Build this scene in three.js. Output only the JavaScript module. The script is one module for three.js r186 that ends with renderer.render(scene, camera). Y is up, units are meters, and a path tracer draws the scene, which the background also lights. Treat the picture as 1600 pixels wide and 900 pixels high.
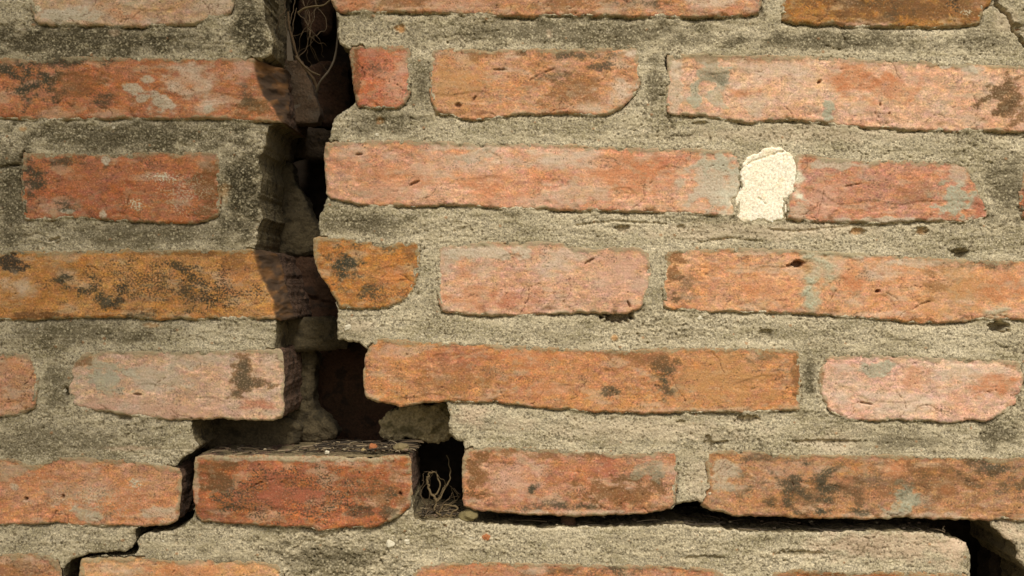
import * as THREE from 'three';
import { mergeGeometries } from 'three/addons/utils/BufferGeometryUtils.js';

// ---------------------------------------------------------------- camera, sky, sun, exposure
const U = 0.0006;                 // metres per wall unit: a brick is about 330 x 105 units
const D = 1667;                   // distance of the lens from the wall face, in the same units
const CX = 800, CY = 450;
const scene = new THREE.Scene();
const camera = new THREE.PerspectiveCamera(2 * Math.atan(450 / D) * 180 / Math.PI, 16 / 9, 0.01, 400);
camera.position.set(0, 0, D * U);
camera.lookAt(0, 0, 0);

const renderer = new THREE.WebGLRenderer({ antialias: true });
renderer.toneMapping = THREE.LinearToneMapping;
renderer.toneMappingExposure = 1.7;
renderer.shadowMap.enabled = true;
renderer.shadowMap.type = THREE.PCFSoftShadowMap;

const SUN = new THREE.Vector3(0.16, 0.74, 0.65).normalize();
{ // a bright overcast sky, a little brighter around the hidden sun and overhead
  const w = 256, h = 128, d = new Float32Array(w * h * 4), v = new THREE.Vector3();
  for (let j = 0; j < h; j++) for (let i = 0; i < w; i++) {
    const el = ((j + 0.5) / h - 0.5) * Math.PI, az = ((i + 0.5) / w - 0.5) * 2 * Math.PI;
    v.set(Math.cos(el) * Math.cos(az), Math.sin(el), Math.cos(el) * Math.sin(az));
    const up = Math.max(0, Math.sin(el)), c = Math.max(0, v.dot(SUN));
    const L = 0.55 + 0.75 * up + 0.9 * Math.pow(c, 6);
    const k = (j * w + i) * 4;
    d[k] = L * 1.0; d[k + 1] = L * 0.985; d[k + 2] = L * 0.95; d[k + 3] = 1;
  }
  const sky = new THREE.DataTexture(d, w, h, THREE.RGBAFormat, THREE.FloatType);
  sky.mapping = THREE.EquirectangularReflectionMapping; sky.magFilter = THREE.LinearFilter; sky.minFilter = THREE.LinearFilter;
  sky.needsUpdate = true;
  scene.background = sky; scene.environment = sky;
  scene.backgroundIntensity = 0.52; scene.environmentIntensity = 0.52;
}
const sun = new THREE.DirectionalLight(new THREE.Color(1, 0.95, 0.86), 1.5);
sun.position.copy(SUN).multiplyScalar(3);
sun.castShadow = true; sun.shadow.radius = 22; sun.shadow.mapSize.set(4096, 4096);
sun.shadow.bias = -0.0004; sun.shadow.normalBias = 0.0006;
Object.assign(sun.shadow.camera, { left: -1.1, right: 1.1, top: 1.1, bottom: -1.1, near: 0.1, far: 8 });
scene.add(sun, sun.target);

// ---------------------------------------------------------------- noise and small tools
function mulberry(a) { return () => { a |= 0; a = a + 0x6D2B79F5 | 0; let t = Math.imul(a ^ a >>> 15, 1 | a); t = t + Math.imul(t ^ t >>> 7, 61 | t) ^ t; return ((t ^ t >>> 14) >>> 0) / 4294967296; }; }
const rnd = mulberry(77123);
const PT = new Uint8Array(512), GX = new Float32Array(256), GY = new Float32Array(256);
{ const p = [...Array(256).keys()]; for (let i = 255; i > 0; i--) { const j = Math.floor(rnd() * (i + 1)); [p[i], p[j]] = [p[j], p[i]]; }
  for (let i = 0; i < 512; i++) PT[i] = p[i & 255];
  for (let i = 0; i < 256; i++) { const a = rnd() * 6.28318; GX[i] = Math.cos(a); GY[i] = Math.sin(a); } }
function noise(x, y) {
  const xi = Math.floor(x), yi = Math.floor(y), fx = x - xi, fy = y - yi, X = xi & 255, Y = yi & 255;
  const a = PT[PT[X] + Y], b = PT[PT[X + 1 & 255] + Y], c = PT[PT[X] + (Y + 1 & 255)], d = PT[PT[X + 1 & 255] + (Y + 1 & 255)];
  const u = fx * fx * fx * (fx * (fx * 6 - 15) + 10), v = fy * fy * fy * (fy * (fy * 6 - 15) + 10);
  const n0 = GX[a] * fx + GY[a] * fy, n1 = GX[b] * (fx - 1) + GY[b] * fy, n2 = GX[c] * fx + GY[c] * (fy - 1), n3 = GX[d] * (fx - 1) + GY[d] * (fy - 1);
  return 1.5 * (n0 + u * (n1 - n0) + v * (n2 + u * (n3 - n2) - n0 - u * (n1 - n0)));
}
function fbm(x, y, o) { let s = 0, a = 1, t = 0; for (let i = 0; i < o; i++) { s += a * noise(x, y); t += a; a *= 0.55; x = x * 2.03 + 17.3; y = y * 2.03 + 9.1; } return s / t * 1.3; }
function white(x, y) { let h = Math.imul(x | 0, 374761393) + Math.imul(y | 0, 668265263) | 0; h = Math.imul(h ^ h >>> 13, 1274126177); return ((h ^ h >>> 16) >>> 0) / 4294967296; }
const sst = (a, b, x) => { const t = Math.min(1, Math.max(0, (x - a) / (b - a))); return t * t * (3 - 2 * t); };
const clamp = (x, a, b) => x < a ? a : x > b ? b : x;
const hex = (h) => [parseInt(h.slice(1, 3), 16), parseInt(h.slice(3, 5), 16), parseInt(h.slice(5, 7), 16)];
const pts = (s) => s.trim().split(/\s+/).map((q) => q.split(',').map(Number));

function smoothLoop(p, sub = 3) {   // Catmull-Rom through the outline points
  const out = [], n = p.length;
  for (let i = 0; i < n; i++) {
    const a = p[(i + n - 1) % n], b = p[i], c = p[(i + 1) % n], d = p[(i + 2) % n];
    const L = Math.hypot(c[0] - b[0], c[1] - b[1]), la = Math.hypot(b[0] - a[0], b[1] - a[1]), ld = Math.hypot(d[0] - c[0], d[1] - c[1]);
    const sa = Math.min(1, L / (la + 1e-6)) * 0.45, sd = Math.min(1, L / (ld + 1e-6)) * 0.45;
    const m0 = [(c[0] - a[0]) * sa * 0.5 * Math.min(1, 2 * L / (L + la)) * 1.6, (c[1] - a[1]) * sa * 0.5 * 1.6], m1 = [(d[0] - b[0]) * sd * 0.8, (d[1] - b[1]) * sd * 0.8];
    for (let k = 0; k < sub; k++) {
      const t = k / sub, t2 = t * t, t3 = t2 * t, h0 = 2 * t3 - 3 * t2 + 1, h1 = t3 - 2 * t2 + t, h2 = -2 * t3 + 3 * t2, h3 = t3 - t2;
      out.push([h0 * b[0] + h1 * m0[0] + h2 * c[0] + h3 * m1[0], h0 * b[1] + h1 * m0[1] + h2 * c[1] + h3 * m1[1]]);
    }
  }
  return out;
}
function polySdf(p, x, y) {        // negative inside
  let d = 1e12, s = 1;
  for (let i = 0, j = p.length - 1; i < p.length; j = i++) {
    const ax = p[j][0], ay = p[j][1], ex = p[i][0] - ax, ey = p[i][1] - ay, wx = x - ax, wy = y - ay;
    const t = clamp((wx * ex + wy * ey) / (ex * ex + ey * ey + 1e-9), 0, 1), bx = wx - ex * t, by = wy - ey * t, q = bx * bx + by * by;
    if (q < d) d = q;
    if ((p[i][1] > y) !== (ay > y) && x < (ax - p[i][0]) * (y - p[i][1]) / (ay - p[i][1]) + p[i][0]) s = -s;
  }
  return s * Math.sqrt(d);
}

// ---------------------------------------------------------------- the face of the wall as rasters, one cell per unit
const X0 = -60, Y0 = -90, RW = 1720, RH = 1090, RN = RW * RH;
const bS = new Float32Array(RN).fill(60), bH = new Float32Array(RN), bF = new Float32Array(RN), bId = new Int16Array(RN).fill(-1);
const mH = new Float32Array(RN), hS = new Float32Array(RN).fill(60);
const bC = new Uint8Array(RN * 4), mC = new Uint8Array(RN * 4), bB = new Uint8Array(RN * 4), mB = new Uint8Array(RN * 4);
const at = (x, y) => (y - Y0) * RW + (x - X0);

// kinds of staining and repair that lie on the bricks: colour, how grainy, relief
const STAIN = {
  lime: [hex('#c9b295'), 0.35, 0.4], pale: [hex('#d8b79a'), 0.25, 0.2], grey: [hex('#aca487'), 0.4, 0.5], pink: [hex('#d39a7c'), 0.2, 0],
  moss: [hex('#3c3420'), 1, 0.2], soot: [hex('#40301c'), 0.7, 0.1], brown: [hex('#77491f'), 0.7, 0], orange: [hex('#cf7a48'), 0.2, 0],
  ochre: [hex('#c4874c'), 0.3, 0], red: [hex('#b65b3b'), 0.25, 0], mort: [hex('#b8aa88'), 0.3, 1.6], spot: [hex('#d5c3a4'), 1.6, 0.5],
  dark: [hex('#3a2c18'), 1.4, 0], cream: [hex('#f2e4c2'), 0.1, 0],
};
const parseStains = (s) => (s || '').split(';').map((q) => q.trim()).filter(Boolean).map((q) => { const [k, ...n] = q.split(/\s+/); return [k, ...n.map(Number)]; });

// every brick in view: outline, two body colours, stains (kind x y rx ry amount), g gouges, lv proud of the joints
const BRICKS = [
  { p: '48,-66 49,0 52,28 62,38 100,40 150,41 205,44 240,41 300,40 330,30 360,20 367,0 366,-66', c: ['#c08a68', '#cc9f7e'], s: 'lime 120 24 75 12 .9;pale 340 8 45 25 .7;orange 190 18 40 20 .6;cream 62 16 8 8 .8;grey 200 10 25 12 .4', g: 8 },
  { p: '519,-68 518,0 526,18 545,22 620,20 700,22 780,26 800,28 940,26 1000,28 1080,29 1160,27 1186,22 1190,5 1190,-68', c: ['#c27650', '#b5764e'], s: 'pink 700 5 70 12 .6;moss 1000 8 70 12 .6;pale 1120 8 60 14 .8;orange 560 8 40 14 .7;brown 640 0 60 12 .5;brown 890 6 60 14 .5', g: 14, sk: 170 },
  { p: '1221,-68 1220,0 1222,32 1240,38 1300,40 1330,43 1420,44 1500,43 1530,38 1538,15 1550,0 1552,-68', c: ['#a9672c', '#8e5526'], s: 'brown 1400 12 150 24 .7;moss 1400 22 40 12 .4;pink 1320 39 90 5 .8;dark 1488 10 14 22 .8;spot 1508 20 14 6 .8;pink 1530 6 14 12 .5;moss 1360 6 80 12 .4', g: 6 },
  { p: '-46,86 0,87 60,92 100,87 200,88 270,88 340,90 385,88 400,91 418,94 434,97 438,130 443,160 444,191 436,191 380,190 340,187 280,188 200,186 120,188 60,189 0,186 -46,186', c: ['#b8653a', '#bf7048'], s: 'moss 62 128 52 46 1;moss 20 108 44 24 .9;moss 90 100 70 14 .8;brown 120 130 40 30 .5;moss 165 160 20 28 .7;moss 110 94 110 9 .8;lime 205 138 17 12 .9;lime 250 160 24 18 .9;lime 232 126 16 9 .8;lime 224 155 12 7 .8;pale 295 130 55 40 .8;pale 325 170 40 20 .7;pink 378 112 30 22 .8;ochre 410 168 38 24 .9;brown 405 170 40 18 .7;lime 328 173 10 8 .8;moss 390 150 20 25 .5', g: 10, sk: 170,
    cut: { p: '400,70 396,100 401,130 410,150 424,170 440,196', k: 1.8, rough: 4 } },
  { p: '550,74 600,70 640,72 642,100 641,145 632,162 620,170 600,168 590,171 560,168 554,150 549,110', c: ['#c2603a', '#cc7652'], s: 'pink 615 130 30 40 .6;red 570 90 30 30 .5;brown 556 120 8 50 .7;moss 590 108 25 8 .3', g: 6, sk: 170 },
  { p: '675,78 740,74 820,75 900,74 960,72 998,72 1001,100 1001,130 990,152 960,176 930,182 890,178 850,180 810,180 770,186 740,189 700,182 682,178 673,150 672,110', c: ['#c37b50', '#c8855e'], s: 'ochre 715 130 45 60 .7;moss 900 86 95 12 .7;moss 865 120 50 14 .5;brown 900 140 60 30 .5;pale 965 140 36 28 .9;pale 910 168 40 10 .7;pale 982 82 20 10 1;brown 760 84 50 10 .5;moss 940 106 25 10 .6', g: 22 },
  { p: '1042,86 1100,82 1150,84 1250,86 1330,90 1450,95 1530,98 1600,102 1646,104 1646,209 1600,208 1540,206 1480,206 1420,204 1350,199 1300,195 1228,188 1200,191 1170,193 1140,190 1100,182 1070,180 1045,178 1040,150 1043,110', c: ['#d69472', '#dba27f'], s: 'orange 1340 125 60 26 .9;orange 1400 140 55 26 .6;pale 1220 110 80 22 .6;lime 1055 130 14 50 .6;grey 1110 110 28 30 .7;grey 1085 150 10 26 .8;grey 1120 152 16 20 .6;moss 1110 120 28 20 .4;moss 1565 155 50 44 .8;brown 1580 160 50 40 .6;brown 1480 95 70 10 .4;lime 1476 102 10 6 .9;lime 1515 108 22 9 .9;grey 1294 168 10 22 .9;lime 1180 170 20 14 .5;orange 1160 145 30 10 .6;brown 1150 92 100 8 .35', g: 16 },
  { p: '38,240 60,236 120,238 180,240 240,236 340,238 346,260 347,300 345,330 335,342 310,348 250,349 180,346 160,344 100,341 70,346 40,342 35,320 34,280', c: ['#bb6a40', '#b05c38'], s: 'moss 55 285 26 50 .9;moss 100 252 70 16 .7;brown 325 290 26 50 .7;spot 215 320 26 14 .9;spot 255 275 26 10 .9;spot 290 300 50 40 .5;lime 165 250 8 7 .9;lime 108 331 12 5 1;lime 163 336 6 10 .9;moss 108 320 24 16 .8;pale 320 250 26 16 .4;orange 120 290 30 30 .5', g: 10 },
  { p: '508,222 530,220 600,217 700,220 800,222 900,224 960,228 1050,230 1130,232 1152,238 1158,275 1150,310 1145,338 1080,335 1000,332 920,330 850,328 780,326 740,322 690,322 620,324 560,322 545,316 520,312 512,305 508,270', c: ['#d38661', '#d99774'], s: 'orange 620 280 70 30 .6;orange 760 290 50 30 .7;orange 980 275 90 34 .8;pale 880 250 80 20 .8;grey 740 244 26 14 .5;lime 900 300 60 20 .5;lime 1110 280 50 50 .8;cream 1140 305 24 40 .95;lime 1125 290 30 50 .6;lime 720 230 80 8 .5;pale 560 240 40 18 .5;red 1050 250 40 14 .4;pink 830 315 90 10 .5;pale 700 255 120 24 .5;pink 600 300 80 20 .5;grey 1120 255 40 16 .5', g: 12, sk: 170 },
  { p: '1244,240 1330,248 1420,250 1500,252 1515,262 1530,300 1545,325 1540,340 1510,348 1440,346 1360,350 1300,348 1230,343 1226,320 1236,290', c: ['#c98062', '#bd7453'], s: 'lime 1300 256 70 9 .8;grey 1490 312 34 28 .9;lime 1500 270 22 24 .6;lime 1380 344 110 6 .8;red 1530 325 14 16 .7;pink 1290 310 40 30 .7;lime 1250 330 24 18 .6;cream 1246 280 13 40 .9;brown 1430 300 40 20 .3', g: 14 },
  { p: '1594,268 1646,268 1646,345 1596,340', c: ['#b8653f', '#b06038'], s: 'moss 1600 300 8 40 .4', g: 2 },
  { p: '-46,390 0,392 50,390 130,390 170,388 260,388 340,388 395,389 412,391 424,396 438,440 450,480 452,499 430,499 380,498 300,499 240,500 200,497 130,497 60,500 0,500 -46,500', c: ['#bd7439', '#c98245'], s: 'moss 100 435 20 26 .9;moss 160 460 44 26 .9;moss 190 470 24 24 .7;soot 20 408 26 16 1;moss 280 415 30 18 .7;moss 300 455 60 36 .6;dark 250 440 170 50 .6;pale 20 450 34 24 .6;brown 280 394 100 8 .6;brown 60 494 60 6 .9;moss 220 494 40 6 .6;brown 370 410 20 40 .4;orange 370 440 30 30 .5;dark 350 460 70 40 .7', g: 8, sk: 170, pits: 110,
    cut: { p: '394,360 396,392 400,420 413,446 427,470 430,510', k: 1.4, rough: 4 } },
  { p: '490,371 530,370 560,373 600,380 655,377 657,410 650,440 640,465 625,475 590,482 560,482 530,482 526,470 515,450 500,430 493,405', c: ['#c07334', '#b96c31'], s: 'moss 538 412 34 36 1;moss 600 388 30 12 .8;moss 568 452 36 22 .7;orange 610 430 30 24 .6;dark 600 460 50 20 .5;brown 640 400 14 22 .5', g: 6, sk: 170, pits: 40 },
  { p: '683,390 690,382 740,378 830,376 880,378 910,385 940,388 960,384 1000,385 1016,395 1018,430 1010,460 1000,482 980,490 900,490 850,491 780,494 730,492 690,486 684,460 685,420', c: ['#cd8c6c', '#d39a7a'], s: 'lime 760 395 80 14 .8;pale 880 400 50 18 .7;pink 970 420 44 40 .7;orange 745 465 60 24 .6;red 800 470 60 18 .4;orange 730 425 20 14 .5;lime 700 400 16 22 .5', g: 34, gy: 462 },
  { p: '1042,392 1070,388 1130,386 1200,386 1260,390 1330,393 1420,398 1480,402 1540,404 1600,406 1646,408 1646,502 1600,501 1540,499 1500,504 1440,504 1400,502 1330,497 1270,492 1200,490 1150,488 1100,488 1060,486 1036,480 1035,450 1037,420', c: ['#d18458', '#d69268'], s: 'brown 1052 420 16 40 .7;moss 1070 450 34 26 .4;orange 1190 450 50 24 .6;mort 1284 424 36 34 1;mort 1270 468 24 26 1;ochre 1258 418 18 12 .8;mort 1330 396 110 8 .9;pale 1380 420 50 26 .7;orange 1330 440 26 26 .8;ochre 1500 450 80 40 .8;orange 1560 450 50 26 .7;moss 1540 415 70 10 .5;mort 1558 487 24 13 1;brown 1460 440 20 30 .4;pale 1360 492 90 6 .6;lime 1190 392 60 8 .5;lime 1430 412 40 10 .6', g: 18 },
  { p: '-46,548 0,549 45,550 55,565 62,590 60,615 55,635 40,645 0,652 -46,654', c: ['#c47f5a', '#cd9069'], s: 'pale 20 640 40 10 .4;orange 20 570 30 16 .5', g: 5 },
  { p: '112,572 130,552 160,546 250,547 350,546 440,545 444,560 443,652 430,656 400,657 350,655 280,656 230,652 190,648 160,642 130,640 112,630 108,600', c: ['#cf9676', '#d3a284'], s: 'grey 170 590 40 30 .7;lime 240 590 60 24 .6;brown 385 585 36 36 .6;moss 385 590 34 36 .6;pink 260 640 150 12 .8;pink 180 628 60 14 .6;red 400 630 30 12 .5;brown 125 560 18 14 .6;pale 420 560 20 30 .4;lime 300 560 60 14 .4', g: 10, sk: 170 },
  { p: '575,545 590,527 640,530 700,533 760,534 840,540 900,543 960,545 1040,541 1100,541 1180,542 1245,545 1252,575 1250,610 1250,640 1200,644 1140,645 1060,645 1000,646 940,644 880,641 830,637 780,630 700,628 660,632 630,634 600,630 575,623 569,610 569,575', c: ['#bf744a', '#c67c4a'], s: 'pink 610 550 36 16 .7;orange 830 560 60 22 .6;red 720 560 80 20 .4;brown 720 590 90 30 .35;ochre 1130 590 110 50 .8;orange 860 610 60 20 .5;moss 1040 575 34 26 .7;moss 960 612 36 12 .7;moss 1042 605 18 30 .7;brown 1010 560 60 20 .5;moss 1180 560 40 12 .4;brown 1244 590 8 40 .6;pale 1080 640 120 6 .4', g: 18, sk: 170 },
  { p: '1282,560 1310,552 1400,553 1480,556 1550,558 1590,562 1598,590 1590,625 1570,645 1540,658 1510,657 1470,660 1400,657 1350,658 1320,655 1295,640 1285,625 1278,600', c: ['#d9987c', '#e0aa8c'], s: 'orange 1550 600 44 24 .8;grey 1370 576 24 18 .8;pale 1400 630 90 22 .6;orange 1430 590 30 24 .5;brown 1280 585 7 18 .7;lime 1500 580 40 16 .5;pale 1320 600 30 34 .4;brown 1580 572 14 10 .4', g: 9 },
  { p: '-46,712 0,713 20,712 50,725 75,715 110,710 170,714 230,720 270,728 282,732 283,780 278,812 262,820 220,823 170,822 130,823 90,816 60,819 0,820 -46,820', c: ['#c8794e', '#cc8760'], s: 'spot 210 755 12 12 .9;lime 25 760 8 8 .7;grey 140 805 30 14 .6;lime 250 800 36 14 .6;grey 20 735 30 14 .4;lime 110 770 60 20 .3;orange 200 780 44 16 .5;orange 80 740 30 10 .5;spot 150 780 110 30 .35', g: 8, sk: 170 },
  { n: 'loose', p: '308,714 320,710 400,710 500,712 580,714 640,710 643,740 642,790 630,800 610,815 590,822 540,824 500,828 460,822 420,820 400,818 340,816 320,815 306,805 304,760', c: ['#96502b', '#b45c32'], s: 'dark 460 770 180 60 .8;moss 350 760 50 50 .6;brown 340 740 40 30 .7;lime 460 716 150 5 .7;mort 622 806 18 20 .9;pale 560 722 60 6 .5;brown 600 770 44 30 .5;red 450 770 70 30 .8;moss 610 770 16 20 .7;lime 309 760 5 40 .5;soot 570 800 60 10 .5', g: 4, sk: 160, lv: 7, pits: 60 },
  { p: '727,702 760,696 820,697 900,702 960,706 1000,706 1056,704 1058,740 1055,785 1045,795 1000,802 940,806 880,806 820,804 780,800 745,797 725,790 723,745', c: ['#b66c48', '#c07f5c'], s: 'brown 745 740 22 44 .8;brown 860 705 110 12 .5;pink 805 750 44 34 .8;red 950 730 26 20 .6;moss 832 765 10 12 .9;moss 1000 745 50 24 .6;brown 970 770 80 26 .7;moss 880 790 70 10 .7;pale 900 800 120 5 .7;grey 1010 735 34 14 .5;moss 950 706 50 8 .4', g: 9, sk: 110 },
  { p: '1105,705 1140,700 1200,705 1300,708 1400,708 1500,712 1600,713 1646,713 1646,813 1600,814 1560,812 1480,812 1420,810 1340,811 1260,810 1200,808 1150,806 1110,797 1095,790 1105,770 1104,735', c: ['#b87850', '#b17046'], s: 'orange 1400 735 26 20 1;orange 1320 752 20 16 1;orange 1365 770 40 16 .8;pink 1230 740 50 30 .5;lime 1130 740 26 36 .7;brown 1270 770 80 30 .5;moss 1290 760 24 40 .7;moss 1280 798 14 10 1;moss 1540 730 70 22 .8;moss 1570 760 70 24 .5;grey 1415 775 26 22 .9;grey 1400 790 26 14 .7;moss 1200 715 80 10 .5;pale 1420 805 150 6 .7;moss 1330 760 260 44 .4;moss 1240 760 40 40 .6;moss 1350 800 30 8 .6;orange 1480 765 16 12 .8;brown 1480 750 80 30 .4', g: 12, sk: 110 },
  { p: '-46,866 0,864 50,862 80,864 92,876 98,895 99,978 -46,978', c: ['#b57048', '#bf7c55'], s: 'pale 40 880 40 14 .4;brown 20 890 40 20 .4', g: 8, sk: 170 },
  { p: '128,872 200,870 300,872 400,874 436,880 444,900 445,978 127,978 126,890', c: ['#cc8455', '#d39160'], s: 'pale 170 890 40 10 .5;orange 300 890 80 20 .5', g: 4, sk: 170 },
  { p: '645,898 660,882 690,876 760,876 880,878 1000,880 1100,884 1130,895 1140,978 640,978', c: ['#c07852', '#b87048'], s: 'moss 960 888 60 14 .8;moss 870 892 60 10 .5;pale 840 885 18 12 .8;orange 740 890 60 14 .5', g: 4 },
  { p: '1205,892 1300,890 1400,890 1480,892 1510,898 1512,978 1200,978', c: ['#b76a41', '#a8602f'], s: 'brown 1300 898 60 8 .6', g: 3, sk: 110 },
];
// the voids of the crack, where the joints have dropped out
const HOLES = [
  '405,-90 411,-40 412,0 413,25 420,45 428,70 424,85 405,95 398,110 402,135 412,155 440,190 419,196 416,215 410,242 405,247 407,275 410,290 404,310 406,330 412,342 402,360 399,386 399,400 412,450 428,480 430,500 430,542 434,552 434,648 426,653 296,654 299,664 302,680 309,697 300,712 320,730 640,730 646,812 700,813 727,812 724,690 716,690 703,676 697,626 600,622 580,614 577,550 562,535 530,532 526,520 527,484 522,455 506,425 499,378 497,350 500,340 512,308 515,290 515,228 513,216 520,192 528,180 541,170 556,160 557,110 556,80 530,70 527,30 520,0 521,-40 528,-90',
  '309,697 303,706 292,712 275,728 275,780 272,806 262,814 212,826 208,854 194,861 142,864 119,872 104,880 98,888 98,1000 128,1000 127,885 134,874 150,869 206,868 217,860 216,846 224,834 262,830 288,822 304,806 306,740 318,716',
  '718,788 726,812 760,818 850,823 950,824 1000,822 1060,821 1120,827 1200,832 1300,831 1400,829 1456,832 1490,840 1512,850 1520,880 1518,1000 1640,1000 1640,905 1606,896 1590,872 1588,852 1566,838 1552,822 1542,810 1500,806 1300,800 1140,796 1112,795 1096,788 1090,782 1058,786 1050,796 950,800 800,796 740,792',
].map(pts);
// dents and hollows in the mortar: x y rx ry depth tilt
const DENTS = ['966 496 24 8 26', '1560 511 16 8 26', '1500 396 11 8 18', '1340 362 13 6 10', '1441 361 9 7 9', '973 358 10 6 8', '1064 356 7 5 6', '1196 520 10 7 6', '1168 655 18 6 9', '1064 660 6 4 5', '105 612 5 7 14', '764 318 10 5 10', '195 652 12 4 12', '1043 100 4 14 12', '1107 690 7 8 8', '1588 45 8 8 10', '625 45 8 8 4', '150 128 3 3 3', '1290 690 60 3 5', '1250 865 40 5 5', '1100 872 30 4 5', '310 345 10 4 8', '30 258 16 3 6', '595 190 7 6 4', '1095 193 12 3 6'].map((s) => s.split(' ').map(Number));
const GROOVES = [['1552,-10 1556,8 1575,24 1585,48 1602,72', 2.6, 14], ['1110,788 1104,770 1118,758 1128,756', 2, 7], ['1108,702 1116,694 1136,690', 2, 7], ['0,262 30,256 38,238', 2, 6], ['1200,358 1240,362 1300,356 1420,350', 1.6, 3], ['1040,180 1048,190 1052,204', 1.8, 4], ['900,352 960,346 1040,350', 1.6, 3], ['276,850 275,826', 1.5, 5], ['90,380 94,372 80,376', 2, 6], ['1255,800 1560,880 ', 0.1, 0], ['1300,310 1400,300 1480,312', 0.8, 0], ['1090,380 1140,372 1190,378', 1.5, 3]];
const CORNER = pts("1400,812 1455,828 1500,862 1508,1000");
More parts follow.
